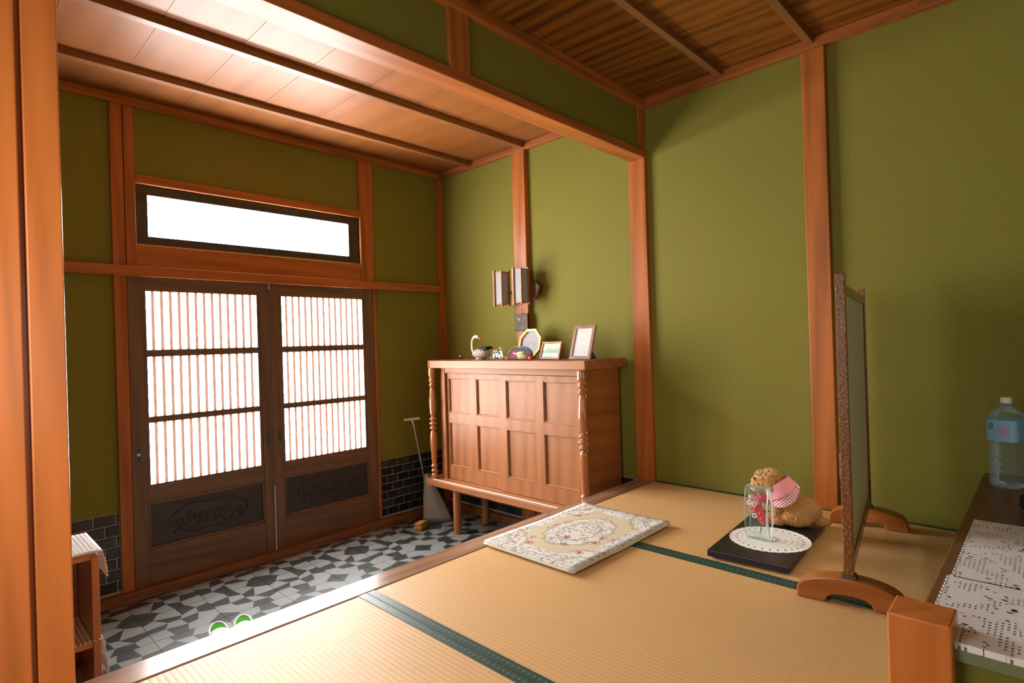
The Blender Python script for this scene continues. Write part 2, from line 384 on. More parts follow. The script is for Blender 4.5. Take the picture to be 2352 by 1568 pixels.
# ------------------------------------------------------------------ walls
m = MB().box(XW, XW+.1, Y0-.1, YW+.1, ZD-.12, 2.4)
wall_right = struct(m.build('wall_right', M['wall']), 'green wallpapered wall with wooden posts')
m = MB()
for b in ((-.6, .746, ZD-.12, 2.4), (2.254, XW, ZD-.12, 2.4), (.746, 2.254, 1.765, 2.4), (.746, 2.254, 1.235, 1.42)): m.box(b[0], b[1], YW, YW+.1, b[2], b[3])
m.box(.746, .80, YW, YW+.1, 1.42, 1.765); m.box(2.16, 2.254, YW, YW+.1, 1.42, 1.765); m.box(.746, 2.254, YW+.025, YW+.1, ZD-.12, -.433)
wall_back = struct(m.build('wall_back', M['wall']), 'green entrance wall around the sliding doors')
wall_left = struct(MB().box(-.7, -.6, 1.785, YW+.1, ZD-.12, 2.4).build('wall_left', M['wall']), 'green side wall of the entrance')
m = MB()
for b in ((Y0-.1, .6, -.2, 2.4), (1.55, 1.785, -.2, 2.4), (.6, 1.55, -.2, .4), (.6, 1.55, 1.45, 2.4)): m.box(X0-.1, X0, b[0], b[1], b[2], b[3])
struct(m.build('wall_hall', M['wall']), 'green side wall of the hall holding the added fill window')
struct(MB().box(X0, -.30, 1.70, 1.785, -.2, 2.4).build('wall_inner', M['wall']), 'short green wall between hall and entrance')
m = MB()
for b in ((X0, -.3, -.2, 2.4), (.65, XW, -.2, 2.4), (-.3, .65, -.2, .2), (-.3, .65, 1.5, 2.4)): m.box(b[0], b[1], Y0-.1, Y0, b[2], b[3])
struct(m.build('wall_front', M['wall']), 'green end wall of the hall')
struct(MB().box(-.32, XW, 1.69, 1.76, 1.9, 2.4).build('wall_lintel', M['wall']), 'narrow green wall above the beam')
# unseen hall windows added to light pillar and tatami from the camera side
win2 = struct(MB().box(X0-.07, X0-.03, .6, 1.55, .4, .45).build('fill_window_2', M['post_y']), 'added unseen hall side window with glowing panes')
box('window_frame', M['post_y'], (X0-.07, X0-.03, .6, 1.55, 1.4, 1.45), win2)
for y in (.6, 1.05, 1.5): box('window_frame', M['post_z'], (X0-.07, X0-.03, y, y+.05, .45, 1.4), win2)
for y0, y1 in ((.65, 1.05), (1.1, 1.5)): box('pane', M['pane_hall'], (X0-.055, X0-.045, y0, y1, .45, 1.4), win2, 0)
win3 = struct(MB().box(-.3, .65, Y0-.07, Y0-.03, .2, .26).build('fill_window_3', M['post_x']), 'added unseen window in the hall end wall')  # unseen end window put in for the pillar's highlight and front light
box('window_frame', M['post_x'], (-.3, .65, Y0-.07, Y0-.03, 1.44, 1.5), win3)
for x in (-.3, .145, .59): box('window_frame', M['post_z'], (x, x+.06, Y0-.07, Y0-.03, .26, 1.44), win3)
for x0, x1 in ((-.24, .145), (.205, .59)): box('pane', M['pane_end'], (x0, x1, Y0-.055, Y0-.045, .26, 1.44), win3, 0)

# ------------------------------------------------------------------ posts, beams and trim
TR = [0]
def trim(b, m='post_z', label=None, bevel=.003):
    TR[0] += 1
    return struct(box('trim_%d' % TR[0], M[m], b, None, bevel), label)
trim((.235, XW, 1.673, 1.783, ZD, 0), 'kamachi', 'worn wooden step edge between tatami and entrance floor', .006)
trim((-.5, XW, 1.672, 1.775, 1.862, 1.905), 'post_x', 'wooden beam over the step')
pil = MB().box(.162, .228, 1.668, 1.79, ZD, 2.2).box(-.02, .152, 1.668, 1.79, ZD, 2.2).box(.14, .17, 1.70, 1.78, ZD, 2.2)
TR[0] += 1; struct(pil.build('trim_%d' % TR[0], M['pillar'], bevel=.003), 'orange wooden pillar with a groove')
trim((-.30, -.022, 1.69, 1.785, -.2, 2.2), 'post_z', 'wooden jamb beside the pillar')
trim((2.885, XW+.02, 1.672, 1.782, ZD, 1.862), 'post_z', 'wall post where the step meets the green wall')
trim((2.85, XW, 1.678, 1.70, 1.905, 2.146), 'post_z')
trim((2.885, XW+.02, .729, .829, 0, 2.146), 'post_z', 'wall post behind the standing screen')
trim((2.88, XW+.02, 2.604, 2.722, ZD, 2.15), 'post_z', 'wall post behind the cabinet')
trim((2.86, XW, YW-.028, YW, ZD, 2.15), 'post_z', 'thin corner post')
trim((1.44, 1.545, 1.672, 1.70, 1.905, 2.17), 'post_z', 'short post above the beam')
trim((.688, .745, YW-.02, YW+.03, -.45, 2.15), 'post_z'); trim((.7485, .797, YW-.018, YW+.02, 1.293, 2.15), 'post_z')
trim((2.16, 2.268, YW-.02, YW+.03, 1.293, 2.15), 'post_z'); trim((2.253, 2.275, YW-.018, YW+.03, -.45, 1.237), 'post_z')
trim((-.6, 2.905, YW-.042, YW, 1.236, 1.291), 'post_x', 'wooden rail above the sliding doors')
trim((.797, 2.16, YW-.02, YW+.04, 1.742, 1.79), 'post_x'); trim((.797, 2.16, YW-.012, YW+.04, 1.291, 1.412), 'post_x')
trim((-.6, XW, YW-.062, YW+.02, ZD, -.43), 'sill', 'wooden sill under the sliding doors')
trim((2.868, XW, 1.79, YW-.062, ZD, -.43), 'sill', 'skirting under the wall tiles')
# ceiling edge trim
for b in ((2.875, XW, Y0, 1.655, 2.146, ZC), (2.88, XW, 1.762, YW, 2.15, ZC)): trim(b, 'post_y')
for b in ((X0, XW, 1.655, 1.69, 2.143, ZC), (-.6, XW, 1.76, 1.79, 2.15, ZC), (-.6, XW, YW-.035, YW, 2.15, ZC)): trim(b, 'post_x')

# ------------------------------------------------------------------ ceilings
ceil = struct(MB().box(X0-.1, XW+.1, Y0-.1, YW+.1, 2.24, 2.3).build('ceiling', M['ceil_m']), 'wooden board ceilings')
def board(x0, x1, y0, y1, m):
    mm = MB().prism([(x0, ZC), (x1, ZC+.0015), (x1, ZC+.0075), (x0, ZC+.006)], 'y', y0, y1); return mm.build('ceiling_board', M[m], ceil)
x = .70-.316*4
while x < XW:
    board(max(x, -.6), min(x+.33, XW), 1.755, YW, 'ceil_g'); x += .316
x = XW-.455
while x > X0-.45:
    board(max(x, X0), min(x+.47, XW), Y0, 1.69, 'ceil_m'); x -= .455
for y in (2.60, 3.14): box('ceiling_batten', M['batten'], (-.6, 2.88, y, y+.042, 2.162, ZC+.003), ceil)
y = 1.215
while y > Y0:
    box('ceiling_batten', M['batten'], (X0, 2.875, y-.017, y+.017, 2.165, ZC+.003), ceil); y -= .43

# ------------------------------------------------------------------ entrance floor with patterned tiles
floor = struct(MB().box(-.7, XW+.1, 1.70, YW+.1, ZD-.12, ZD-.004).build('floor', M['dustgrey']), 'entrance floor of patterned black and grey tiles')
def tile_pattern():
    rr = random.Random(5); N = 4; s = .3/N; g = {}
    for i in range(N+1):
        for j in range(N+1):
            dx = rr.uniform(-.3, .3)*s if 0 < i < N else 0; dy = rr.uniform(-.3, .3)*s if 0 < j < N else 0
            if i in (0, N) and 0 < j < N: dy *= .8
            g[i, j] = (i*s+dx, j*s+dy)
    g[2, 3] = (.154, .205); g[0, 3] = (0, .217); g[1, 2] = (.074, .142); g[3, 2] = (.193, .135); g[2, 1] = (.165, .07); g[3, 3] = (.235, .25)
    P = []
    for i in range(N):
        for j in range(N):
            q = [g[i, j], g[i+1, j], g[i+1, j+1], g[i, j+1]]
            if (i, j) == (0, 0): P += [([(0, 0), (.07, 0), (0, .07)], 1), ([(.07, 0), q[1], q[2], q[3], (0, .07)], 0)]
            else: P.append((q, 1 if (i+j) % 2 == 0 else 0))
    return P
PAT = tile_pattern()
def tile_mesh(clip=None, place=None):
    mb = MB(); g = .0012
    bm = bmesh.new(); lay = []
    for poly, k in PAT:
        f = bm.faces.new([bm.verts.new((min(max(a, g), .3-g), min(max(b, g), .3-g), 0)) for a, b in poly]); f.material_index = k
    bmesh.ops.remove_doubles(bm, verts=bm.verts, dist=.0005)
    if clip:
        bmesh.ops.transform(bm, matrix=place, verts=bm.verts)
        for co, no in clip: bmesh.ops.bisect_plane(bm, geom=bm.verts[:]+bm.edges[:]+bm.faces[:], plane_co=co, plane_no=no, clear_outer=True)
        bmesh.ops.transform(bm, matrix=place.inverted(), verts=bm.verts)
    if not bm.faces: bm.free(); return None
    ext = bmesh.ops.extrude_edge_only(bm, edges=[e for e in bm.edges if e.is_boundary])
    for v in ext['geom']:
        if isinstance(v, bmesh.types.BMVert): v.co.z = -.006
    bmesh.ops.recalc_face_normals(bm, faces=bm.faces)
    me = bpy.data.meshes.new('floor_tile'); bm.to_mesh(me); bm.free()
    me.materials.append(M['ft_l']); me.materials.append(M['ft_d']); return me
TM = tile_mesh()
sx0, sy0 = .989, 2.951
for a in range(-3, 5):
    for b in range(-3, 3):
        for k in range(4):
            px, py = sx0+.6*a, sy0+.6*b
            R4 = Matrix.Translation((px, py, ZD)) @ Matrix.Rotation(k*math.pi/2, 4, 'Z')
            c = R4 @ Vector((.15, .15, 0))
            if c.x < -.72 or c.x > XW+.1 or c.y < 1.65 or c.y > YW+.1: continue
            cl = []
            if c.x < -.45: cl.append(((-.6, 0, 0), (-1, 0, 0)))
            if c.x+.15 > 2.868: cl.append(((2.868, 0, 0), (1, 0, 0)))
            if c.y-.15 < 1.785: cl.append(((0, 1.785, 0), (0, -1, 0)))
            if c.y+.15 > YW-.064: cl.append(((0, YW-.064, 0), (0, 1, 0)))
            me = tile_mesh(cl, R4) if cl else TM
            if not me: continue
            o = bpy.data.objects.new('floor_tile', me); COL.objects.link(o); o.parent = floor; o.matrix_local = R4

# ------------------------------------------------------------------ wall tiles
def wt_mesh(w_, i):
    mb = MB(); h = .0545; d = .006; e = .003
    lo = [(0, 0), (w_, 0), (w_, h), (0, h)]; hi = [(e, e), (w_-e, e), (w_-e, h-e), (e, h-e)]
    mb.add([(a, 0, b) for a, b in lo]+[(a, -d, b) for a, b in hi], [(4, 5, 6, 7)]+[(k, (k+1) % 4, 4+(k+1) % 4, 4+k) for k in range(4)])
    return mb.mesh('wall_tile', M['wt'][i])
WT = [wt_mesh(.0925, i) for i in range(4)]; rt = random.Random(3)
def tile_run(parent, a0, a1, ref, place):
    P = .0968; H = .0583
    for r in range(7):
        z = -.0118-(r+1)*H+.0015
        off = ref + (P/2 if r % 2 else 0)
        k = math.floor((a0-off)/P)
        while off+k*P < a1:
            s, e = max(off+k*P+.002, a0), min(off+(k+1)*P-.002, a1); k += 1
            if e-s < .006: continue
            i = rt.choice((0, 0, 1, 2, 3)); me = WT[i] if e-s > .0915 else wt_mesh(e-s, i)
            o = bpy.data.objects.new('wall_tile', me); COL.objects.link(o); o.parent = parent; place(o, s, z)
yt = YW-.004
box('tile_backing', M['grout'], (-.6, .688, yt, YW, -.43, -.012), wall_back, 0); box('tile_backing', M['grout'], (2.275, 2.86, yt, YW, -.43, -.012), wall_back, 0)
def pb(o, s, z): o.location = (s, yt, z)
tile_run(wall_back, .12, .686, .575, pb); tile_run(wall_back, 2.277, 2.858, 2.3295, pb)
xt = XW-.004
for y0, y1 in ((1.785, 2.603), (2.723, YW-.03)):
    box('tile_backing', M['grout'], (xt, XW, y0, y1, -.43, -.012), wall_right, 0)
    def pr_(o, s, z): o.location = (xt, s, z); o.rotation_euler = (0, 0, -math.pi/2)
    def pr2(o, s, z):
        w_ = max(v.co.x for v in o.data.vertices); o.location = (xt, s+w_, z); o.rotation_euler = (0, 0, -math.pi/2)
    tile_run(wall_right, y0+.002, y1-.002, 1.82, pr2)

# ------------------------------------------------------------------ sliding doors and transom
def door(n, x0, x1, gx0, gx1, y, label):
    r = struct(box('door_%d' % n, M['door'], (x0, gx0-.018, y, y+.03, -.433, 1.238), None, .002), label)
    box('stile', M['door'], (gx1+.018, x1, y, y+.03, -.433, 1.238), r)
    for z0, z1 in ((1.16, 1.238), (.012, .095), (-.433, -.245)): box('rail', M['door_x'], (gx0-.018, gx1+.018, y+.0015, y+.03, z0, z1), r)
    for z0, z1 in ((.802, .840), (.442, .476)): box('rail', M['door_x'], (gx0-.004, gx1+.004, y+.004, y+.026, z0, z1), r)
    for a, b in ((gx0-.016, gx0), (gx1, gx1+.016)): box('bead', M['door'], (a, b, y+.005, y+.028, .095, 1.16), r, .001)
    box('bead', M['door_x'], (gx0, gx1, y+.005, y+.028, .095, .108), r, .001)
    for k in range(13):
        c = gx0+(gx1-gx0)*(k+.75)/13.6
        box('slat', M['slat'], (c-.0075, c+.0075, y+.009, y+.019, .108, 1.16), r, 0)
    for z0, z1 in ((.107, .443), (.475, .803), (.839, 1.161)): box('pane', M['pane'], (gx0, gx1, y+.022, y+.025, z0, z1), r, 0)
    # carved lower panel
    pn = box('carved_panel', M['carve'], (gx0-.018, gx1+.018, y+.012, y+.024, -.245, .012), r, 0)
    for b in ((gx0-.018, gx1+.018, -.003, .012), (gx0-.018, gx1+.018, -.245, -.230)): box('moulding', M['door_x'], (b[0], b[1], y+.003, y+.012, b[2], b[3]), r, .004)
    for a in (gx0-.018, gx1+.004): box('moulding', M['door'], (a, a+.014, y+.003, y+.012, -.230, -.003), r, .004)
    cv = MB(); cx = (gx0+gx1)/2; cz = -.116
    cv.tube([(cx+.21*math.cos(t), y+.0115, cz+.082*math.sin(t)*(1+.12*math.cos(6*t))) for t in [i*math.pi/20 for i in range(41)]], .004, 6)
    for sx in (-1, 1):
        for q in range(3):
            c0 = cx+sx*(.045+.06*q); rad = .034-.006*q
            cv.tube([(c0+sx*rad*(1-t/9)*math.cos(t*1.1+q), y+.0115, cz+(.012 if q % 2 else -.012)+rad*(1-t/9)*math.sin(t*1.1+q)) for t in [i*.45 for i in range(17)]], .0045, 6)
        cv.tube([(cx+sx*(.02+.17*i/12), y+.0115, cz-.045+.02*math.sin(i*.9)) for i in range(13)], .004, 6)
    cv.ball((cx, y+.0115, cz), (.022, .006, .03)); cv.build('carving', M['carve'], pn, smooth='all')
    return r
D1 = door(1, .748, 1.4975, .834, 1.424, YW-.013, 'left-hand brown lattice sliding door with a lock plate')
D2 = door(2, 1.5025, 2.252, 1.582, 2.165, YW-.010, 'brown lattice sliding door beside the tiled corner')
def pull(r, x, z, h, y, lock=False):
    mb = MB(); pts = [(x+.014*math.cos(t), z+(h if math.sin(t) > 0 else -h)+.014*math.sin(t)) for t in [i*math.pi/8+.001 for i in range(16)]]
    mb.prism(pts, 'y', y-.003, y+.001); o = mb.build('finger_pull', M['bronze'], r, bevel=.001)
    mb = MB().box(x-.006, x+.006, y-.0045, y-.002, z-h*.8, z+h*.8); mb.build('recess', M['carve'], o)
    if lock: MB().tube([(x, y-.008, z+.005), (x, y-.002, z+.005)], .008, 12).build('lock', M['metal'], o); box('thumb_turn', M['metal'], (x-.002, x+.002, y-.011, y-.003, z-.004, z+.014), o, 0)
pull(D1, .778, .275, .045, YW-.013, True); pull(D1, 1.468, .275, .035, YW-.013); pull(D2, 1.545, .275, .035, YW-.010)
MB().tube([(1.4995, YW-.019, -.433), (1.4995, YW-.019, -.03)], .0028, 8).ball((1.4995, YW-.019, -.427), .006).build('painted_daylight_slit', M['slit_white'], D2)  # white rods stand in for daylight showing through the gap between doors
MB().tube([(1.4995, YW-.018, 1.2), (1.4995, YW-.018, 1.237)], .003, 8).build('painted_daylight_slit', M['slit_white'], D2)
# transom window
W1 = struct(box('window_1', M['frame_dark'], (.797, 2.16, YW+.004, YW+.04, 1.412, 1.463), None, .002), 'transom window with ribbed glass above the doors')
box('window_frame', M['frame_dark'], (.797, 2.16, YW+.004, YW+.04, 1.689, 1.742), W1)
for a, b in ((.797, .858), (2.08, 2.16)): box('window_frame', M['frame_dark'], (a, b, YW+.004, YW+.04, 1.463, 1.689), W1)
box('pane', M['pane_rib'], (.858, 2.08, YW+.02, YW+.024, 1.463, 1.689), W1, 0)

# ------------------------------------------------------------------ tatami and hall floor
struct(MB().box(X0, XW, Y0, 1.673, -.12, -.052).build('floor_hall', M['dwood']), 'wooden subfloor of the hall')
def mat_(x0, x1, y0, y1, label, left=True, right=True):
    cx, cy = (x0+x1)/2, (y0+y1)/2; t = thing('tatami_mat', label, 'tatami', (cx, cy, -.05)); hw, hl = (x1-x0)/2-.001, (y1-y0)/2-.0015
    MB().box(-hw, hw, -hl, hl, -.002+.002, .0495).build('woven_surface', M['tatami'], t, bevel=.004)
    for ok, a, b in ((left, -hw-.0002, -hw+.03), (right, hw-.03, hw+.0002)):
        if ok: MB().box(a, b, -hl-.0002, hl+.0002, .0005, .0512).build('border', M['heri'], t, bevel=.001)
    return t
mat_(.05, 1.0015, -.225, 1.671, 'woven tatami mat between the grooved pillar and the wide green border'); mat_(1.0015, 1.951, .2, 1.671, 'middle tatami mat mostly bare with the flowered rug at its end')
mat_(1.951, 2.905, .215, 1.671, 'tatami mat along the green wall carrying the black board')
struct(MB().box(X0, .047, Y0, 1.668, -.052, -.005).box(.047, XW, Y0, -.23, -.052, -.005).box(1.003, 1.312, -.23, .197, -.052, -.005).build('floor_boards', M['dwood']), 'wooden boards of the hall behind the tatami')

# ------------------------------------------------------------------ shoe cabinet
CB = thing('shoe_cabinet', 'reddish wooden shoe cabinet with eight panels and turned corner posts', 'cabinet', (2.7, 2.56, ZD))
def L(x0, x1, y0, y1, z0, z1): return (x0-2.7, x1-2.7, y0-2.56, y1-2.56, z0-ZD, z1-ZD)
top = [(2.48, 1.84), (2.89, 1.84), (2.89, 3.29), (2.53, 3.29), (2.48, 3.20)]
MB().prism([(a-2.7, b-2.56) for a, b in top], 'z', .657-ZD, .709-ZD).build('top', M['cab_y'], CB, bevel=.004)
bs = [(2.46, 1.84), (2.89, 1.84), (2.89, 3.28), (2.50, 3.28), (2.46, 3.25)]
MB().prism([(a-2.7, b-2.56) for a, b in bs], 'z', -.175-ZD, -.132-ZD).build('base_shelf', M['cab_y'], CB, bevel=.004)
box('runner_strip', M['white'], L(2.475, 2.487, 1.90, 3.2, -.132, -.1295), CB, 0)
for y0 in (1.89, 3.165): box('side_panel', M['cab_x'], L(2.553, 2.885, y0, y0+.02, -.132, .657), CB)
box('back_panel', M['cab_y'], L(2.872, 2.885, 1.91, 3.165, -.132, .657), CB)
box('jamb', M['cab_z'], L(2.548, 2.60, 3.125, 3.166, -.132, .657), CB); box('jamb', M['cab_z'], L(2.548, 2.60, 1.908, 1.935, -.132, .657), CB)
box('top_rail', M['cab_y'], L(2.552, 2.60, 1.935, 3.125, .618, .657), CB)
def cabdoor(y0, y1, x, cols):
    d = MB(); X = lambda a: a-2.7; f = x; ys = sorted([y0]+[c for p in cols for c in p]+[y1]); zs = [-.129, -.037, .268, .337, .582, .616]
    rows = [(-.037, .268), (.337, .582)]
    for i in range(0, len(ys), 2): d.box(f-2.7, f+.018-2.7, ys[i]-2.56, ys[i+1]-2.56, -.129-ZD, .616-ZD)
    for p in cols:
        for z0, z1 in ((-.129, -.037), (.268, .337), (.582, .616)): d.box(f-2.7, f+.018-2.7, p[0]-2.56, p[1]-2.56, z0-ZD, z1-ZD)
    o = d.build('door', M['cab_z'], CB)
    for p in cols:
        for z0, z1 in rows:
            box('panel', M['cab_z'], L(f+.013, f+.017, p[0]-.003, p[1]+.003, z0-.003, z1+.003), o, 0)
            mb = MB()
            for b in ((p[0], p[1], z0, z0+.009), (p[0], p[1], z1-.006, z1), (p[0], p[0]+.006, z0, z1), (p[1]-.006, p[1], z0, z1)):
                mb.box(f+.004-2.7, f+.013-2.7, b[0]-2.56, b[1]-2.56, b[2]-ZD, b[3]-ZD)
            mb.build('moulding', M['cab_y'], o, bevel=.002)
cabdoor(1.936, 2.578, 2.545, [(1.957, 2.201), (2.263, 2.514)]); cabdoor(2.535, 3.124, 2.566, [(2.602, 2.815), (2.882, 3.105)])
def turned():
    H = .789; p = []
    def seq(*a): p.extend(a)
    seq((.024, 0), (.026, .03), (.018, .04), (.026, .055), (.018, .07), (.025, .09), (.017, .105), (.021, .16), (.026, .27), (.022, .33), (.014, .345), (.028, .36), (.016, .374), (.031, .392), (.016, .41), (.028, .424), (.014, .44),
        (.022, .46), (.026, .53), (.021, .62), (.016, .65), (.025, .665), (.017, .68), (.025, .70), (.018, .715), (.026, .74), (.025, H))
    q = []
    for (r0, z0), (r1, z1) in zip(p[:-1], p[1:]):
        for k in range(4): f = k/4; q.append((r0+(r1-r0)*(.5-.5*math.cos(math.pi*f)), z0+(z1-z0)*f))
    return q+[p[-1]]
for y in (1.882, 3.212): MB().lathe(turned(), 18, (2.505-2.7, y-2.56)).build('turned_post', M['cab_gloss'], CB, smooth='all').location.z = -.132-ZD
for x_ in (2.512, 2.775):
    for y_ in (2.10, 2.985): MB().lathe([(.024, 0), (.025, .02), (.027, .305)], 16, (x_-2.7, y_-2.56)).build('leg', M['cab_z'], CB, smooth=True)
ZT = .709
# --- things on the cabinet
t = thing('wicker_swan', 'striped cream and grey swan figure with a red beak', 'figurine', (2.68, 2.88, ZT), 0)
mb = MB(); n = 16
for k in range(9): pass
mb.ball((0, -.005, .042), (.05, .078, .036), 18, 10); mb.lathe([(.035, 0), (.04, .006), (.03, .012)], 16, (0, 0)); mb.build('body', M['swan'], t, smooth='all')
MB().sheet(lambda u, v: (-.035+.07*u, -.01-.08*v, .066+.02*math.sin(u*math.pi)*(1-v*.3)+.01*v), 6, 6).build('back', M['carve'], t, smooth='all', solid=.004)
MB().tube([(0, .068, .045), (0, .083, .07), (0, .088, .10), (0, .085, .13), (0, .072, .152), (0, .05, .162), (0, .03, .160), (0, .014, .15)], [.013, .011, .009, .009, .0095, .0105, .012, .008], 12).build('neck', M['cream'], t, smooth='all')
MB().tube([(0, .02, .153), (0, .0, .142), (0, -.022, .124)], [.0085, .007, .001], 10).build('beak', M['red'], t, smooth='all')
for s in (-1, 1): MB().ball((s*.009, .026, .162), .0022, 8, 6).build('eye', M['black'], t)
t = thing('paper_garland', 'small row of folded white paper and blue beads', 'ornament', (2.66, 2.685, ZT))
mb = MB()
for i in range(9): mb.lathe([(.001, 0), (.009, .008), (.001, .018)], 6, (.012*math.sin(i*1.9), -.075+.0185*i))
mb.build('bead_row', M['cream'], t)
mb = MB()
for i in range(8): mb.lathe([(.001, .004), (.0075, .011), (.001, .021)], 6, (-.004+.012*math.cos(i*2.1), -.066+.0185*i))
mb.build('blue_beads', M['label'], t)
for y_, h, a in ((.045, .05, .1), (.012, .055, -.1), (-.006, .05, .15), (-.045, .075, -.35)):
    mb = MB().box(-.003, .003, -.008, .008, .008, h).prism([(-.014, h-.012), (.014, h-.012), (0, h+.014)], 'x', -.003, .003)
    mb.build('folded_paper', M['white'], t, loc=(0, y_, 0), rot=(a, 0, 0))
# octagonal mirror
t = thing('octagonal_mirror', 'octagonal mirror in a bright yellow frame leaning on the post', 'mirror', (2.775, 2.52, ZT))
RM = (0, math.radians(14), 0)
def octo(a, b): 
    k = .42; return [(a, -b*k), (a, b*k), (a*k, b), (-a*k, b), (-a, b*k), (-a, -b*k), (-a*k, -b), (a*k, -b)]
mb = MB(); o8 = octo(.098, .102); i8 = octo(.078, .082)
vs_ = [(x_, a, b+.102) for x_ in (-.012, .008) for ring in (o8, i8) for a, b in ring]
fs = []
for k in range(8):
    q = (k+1) % 8; fs += [(k, q, 8+q, 8+k), (16+k, 24+k, 24+q, 16+q), (k, 16+k, 16+q, q), (8+k, 8+q, 24+q, 24+k)]
mb.add(vs_, fs); mb.build('frame', M['gold'], t, bevel=.003, rot=RM)
MB().prism([(a, b+.102) for a, b in octo(.08, .084)], 'x', -.001, .005).build('mirror_glass', M['mirror'], t, rot=RM)
# patchwork fan and straw ornament in front of it
t = thing('patchwork_fan', 'half-round dark red and green patchwork cloth ornament before mirror', 'ornament', (2.64, 2.45, ZT))
mb = MB(); fanp = [(.105*math.cos(a), .088*math.sin(a)+.0) for a in [math.pi*i/14 for i in range(15)]]
mb.prism(fanp, 'x', -.006, .006); mb.build('cloth', M['patch'], t, bevel=.003, rot=(0, math.radians(24), 0), loc=(-.02, 0, .003))
MB().tube([(-.028, .105*math.cos(a), .004+.089*math.sin(a)*.93) for a in [math.pi*i/14 for i in range(15)]], .0022, 6).build('piping', M['bronze'], t)
t = thing('straw_ornament', 'tiny straw bundle with a red tip and white handle', 'ornament', (2.575, 2.36, ZT), math.radians(-8))
MB().tube([(0, .055, .03), (0, .015, .026), (0, -.03, .014)], [.026, .020, .011], 12).build('straw', M['straw'], t, smooth='all')
MB().ball((0, -.045, .013), (.013, .02, .013)).build('red_tip', M['red'], t, smooth='all')
MB().tube([(-.02, .10, .045), (-.01, .035, .030)], .003, 8).build('handle', M['white'], t)
for a in (-.02, .012): MB().tube([(-.018, .05+a, .045), (-.022, .015+a, .052)], [.004, .0015], 8).build('white_feather', M['white'], t)
# framed pictures
def frame(name, label, x_, y_, w_, h, bw, fm, pm, tilt, rz):
    t = thing(name, label, 'picture frame', (x_, y_, ZT), rz); rot = (0, math.radians(tilt), 0)
    for b in ((-w_/2, w_/2, 0, bw), (-w_/2, w_/2, h-bw, h)): MB().box(-.008, .006, b[0], b[1], b[2], b[3]).build('frame_rail', M[fm], t, bevel=.002, rot=rot)
    for a in (-w_/2, w_/2-bw): MB().box(-.0085, .006, a, a+bw, bw, h-bw).build('frame_stile', M[fm], t, bevel=.002, rot=rot)
    MB().box(-.003, .003, -w_/2+bw-.002, w_/2-bw+.002, bw-.002, h-bw+.002).build('picture', M[pm], t, rot=rot)
    hh = h*.55; MB().add([(.006+math.sin(math.radians(tilt))*hh, -.02, hh*math.cos(math.radians(tilt))), (.006+math.sin(math.radians(tilt))*hh, .02, hh*math.cos(math.radians(tilt))), (.03+h*.45, .03, .001), (.03+h*.45, -.03, .001)], [(0, 1, 2, 3)]).build('easel_back', M['carve'], t, solid=.003)
frame('framed_landscape', 'small orange-framed green landscape picture on cabinet', 2.645, 2.228, .158, .115, .012, 'frame_or', 'landscape', 20, 0)
frame('framed_sketch', 'tall brown-framed pale sketch on cabinet', 2.63, 1.985, .15, .212, .020, 'frame_pink', 'sketch', 20, math.radians(2))
t = thing('small_dish', 'tiny brown dish with a white knob near the wall corner', 'dish', (2.80, 3.24, ZT))
MB().lathe([(.012, 0), (.03, .008), (.032, .012), (.026, .010)], 18).build('bowl', M['cab_gloss'], t, smooth=True); MB().ball((0, 0, .017), (.009, .009, .010)).build('knob', M['white'], t, smooth='all')

# ------------------------------------------------------------------ wall lamp, plaque
t = thing('wall_lamp', 'unlit two-shade paper wall lamp on the post above cabinet', 'wall lamp', (2.88, 2.61, 1.17))
MB().prism([(-.105, -.062), (.11, -.062), (.122, .0), (.105, .062), (-.10, .065), (-.14, .025)], 'x', -.03, 0).build('bracket', M['bracket'], t, bevel=.004)
for yy in (-.016, .170):
    MB().tube([(-.02, min(yy, .10), 0), (-.06, yy, 0)], .010, 10).build('arm', M['bracket'], t)
    so = None
    for i, a in ((-1, -1), (1, -1), (-1, 1), (1, 1)):
        r_ = .0045 if i*a > 0 else .008; cx_, cy_ = -.075+i*.036, yy+a*.036
        o_ = MB().box(cx_-r_, cx_+r_, cy_-r_, cy_+r_, -.095, .158).build('shade' if so is None else 'shade_post', M['lampwood'], t if so is None else so, bevel=.001)
        so = so or o_
    MB().box(-.109, -.041, yy-.034, yy+.034, -.078, .140).build('paper', M['paper_grey'], so)
    for z_ in (-.084, .139): MB().box(-.111, -.039, yy-.036, yy+.036, z_, z_+.007).build('shade_rail', M['lampwood'], so)
t = thing('wall_plaque', 'small dark brown relief plaque on the post under lamp', 'plaque', (2.88, 2.655, .90))
MB().box(-.02, 0, -.062, .062, 0, .118).build('plate', M['plaque'], t, bevel=.002)
for i in range(7):
    rr = random.Random(i); MB().ball((-.021, rr.uniform(-.04, .045), rr.uniform(.015, .10)), (.003, rr.uniform(.003, .007), rr.uniform(.004, .009)), 8, 6).build('relief', M['gold' if i % 3 == 0 else 'cream'], t)
MB().tube([(0, 0, .118), (-.012, 0, .13), (-.010, 0, .15), (0, 0, .155)], .002, 6).build('hook', M['bronze'], t)

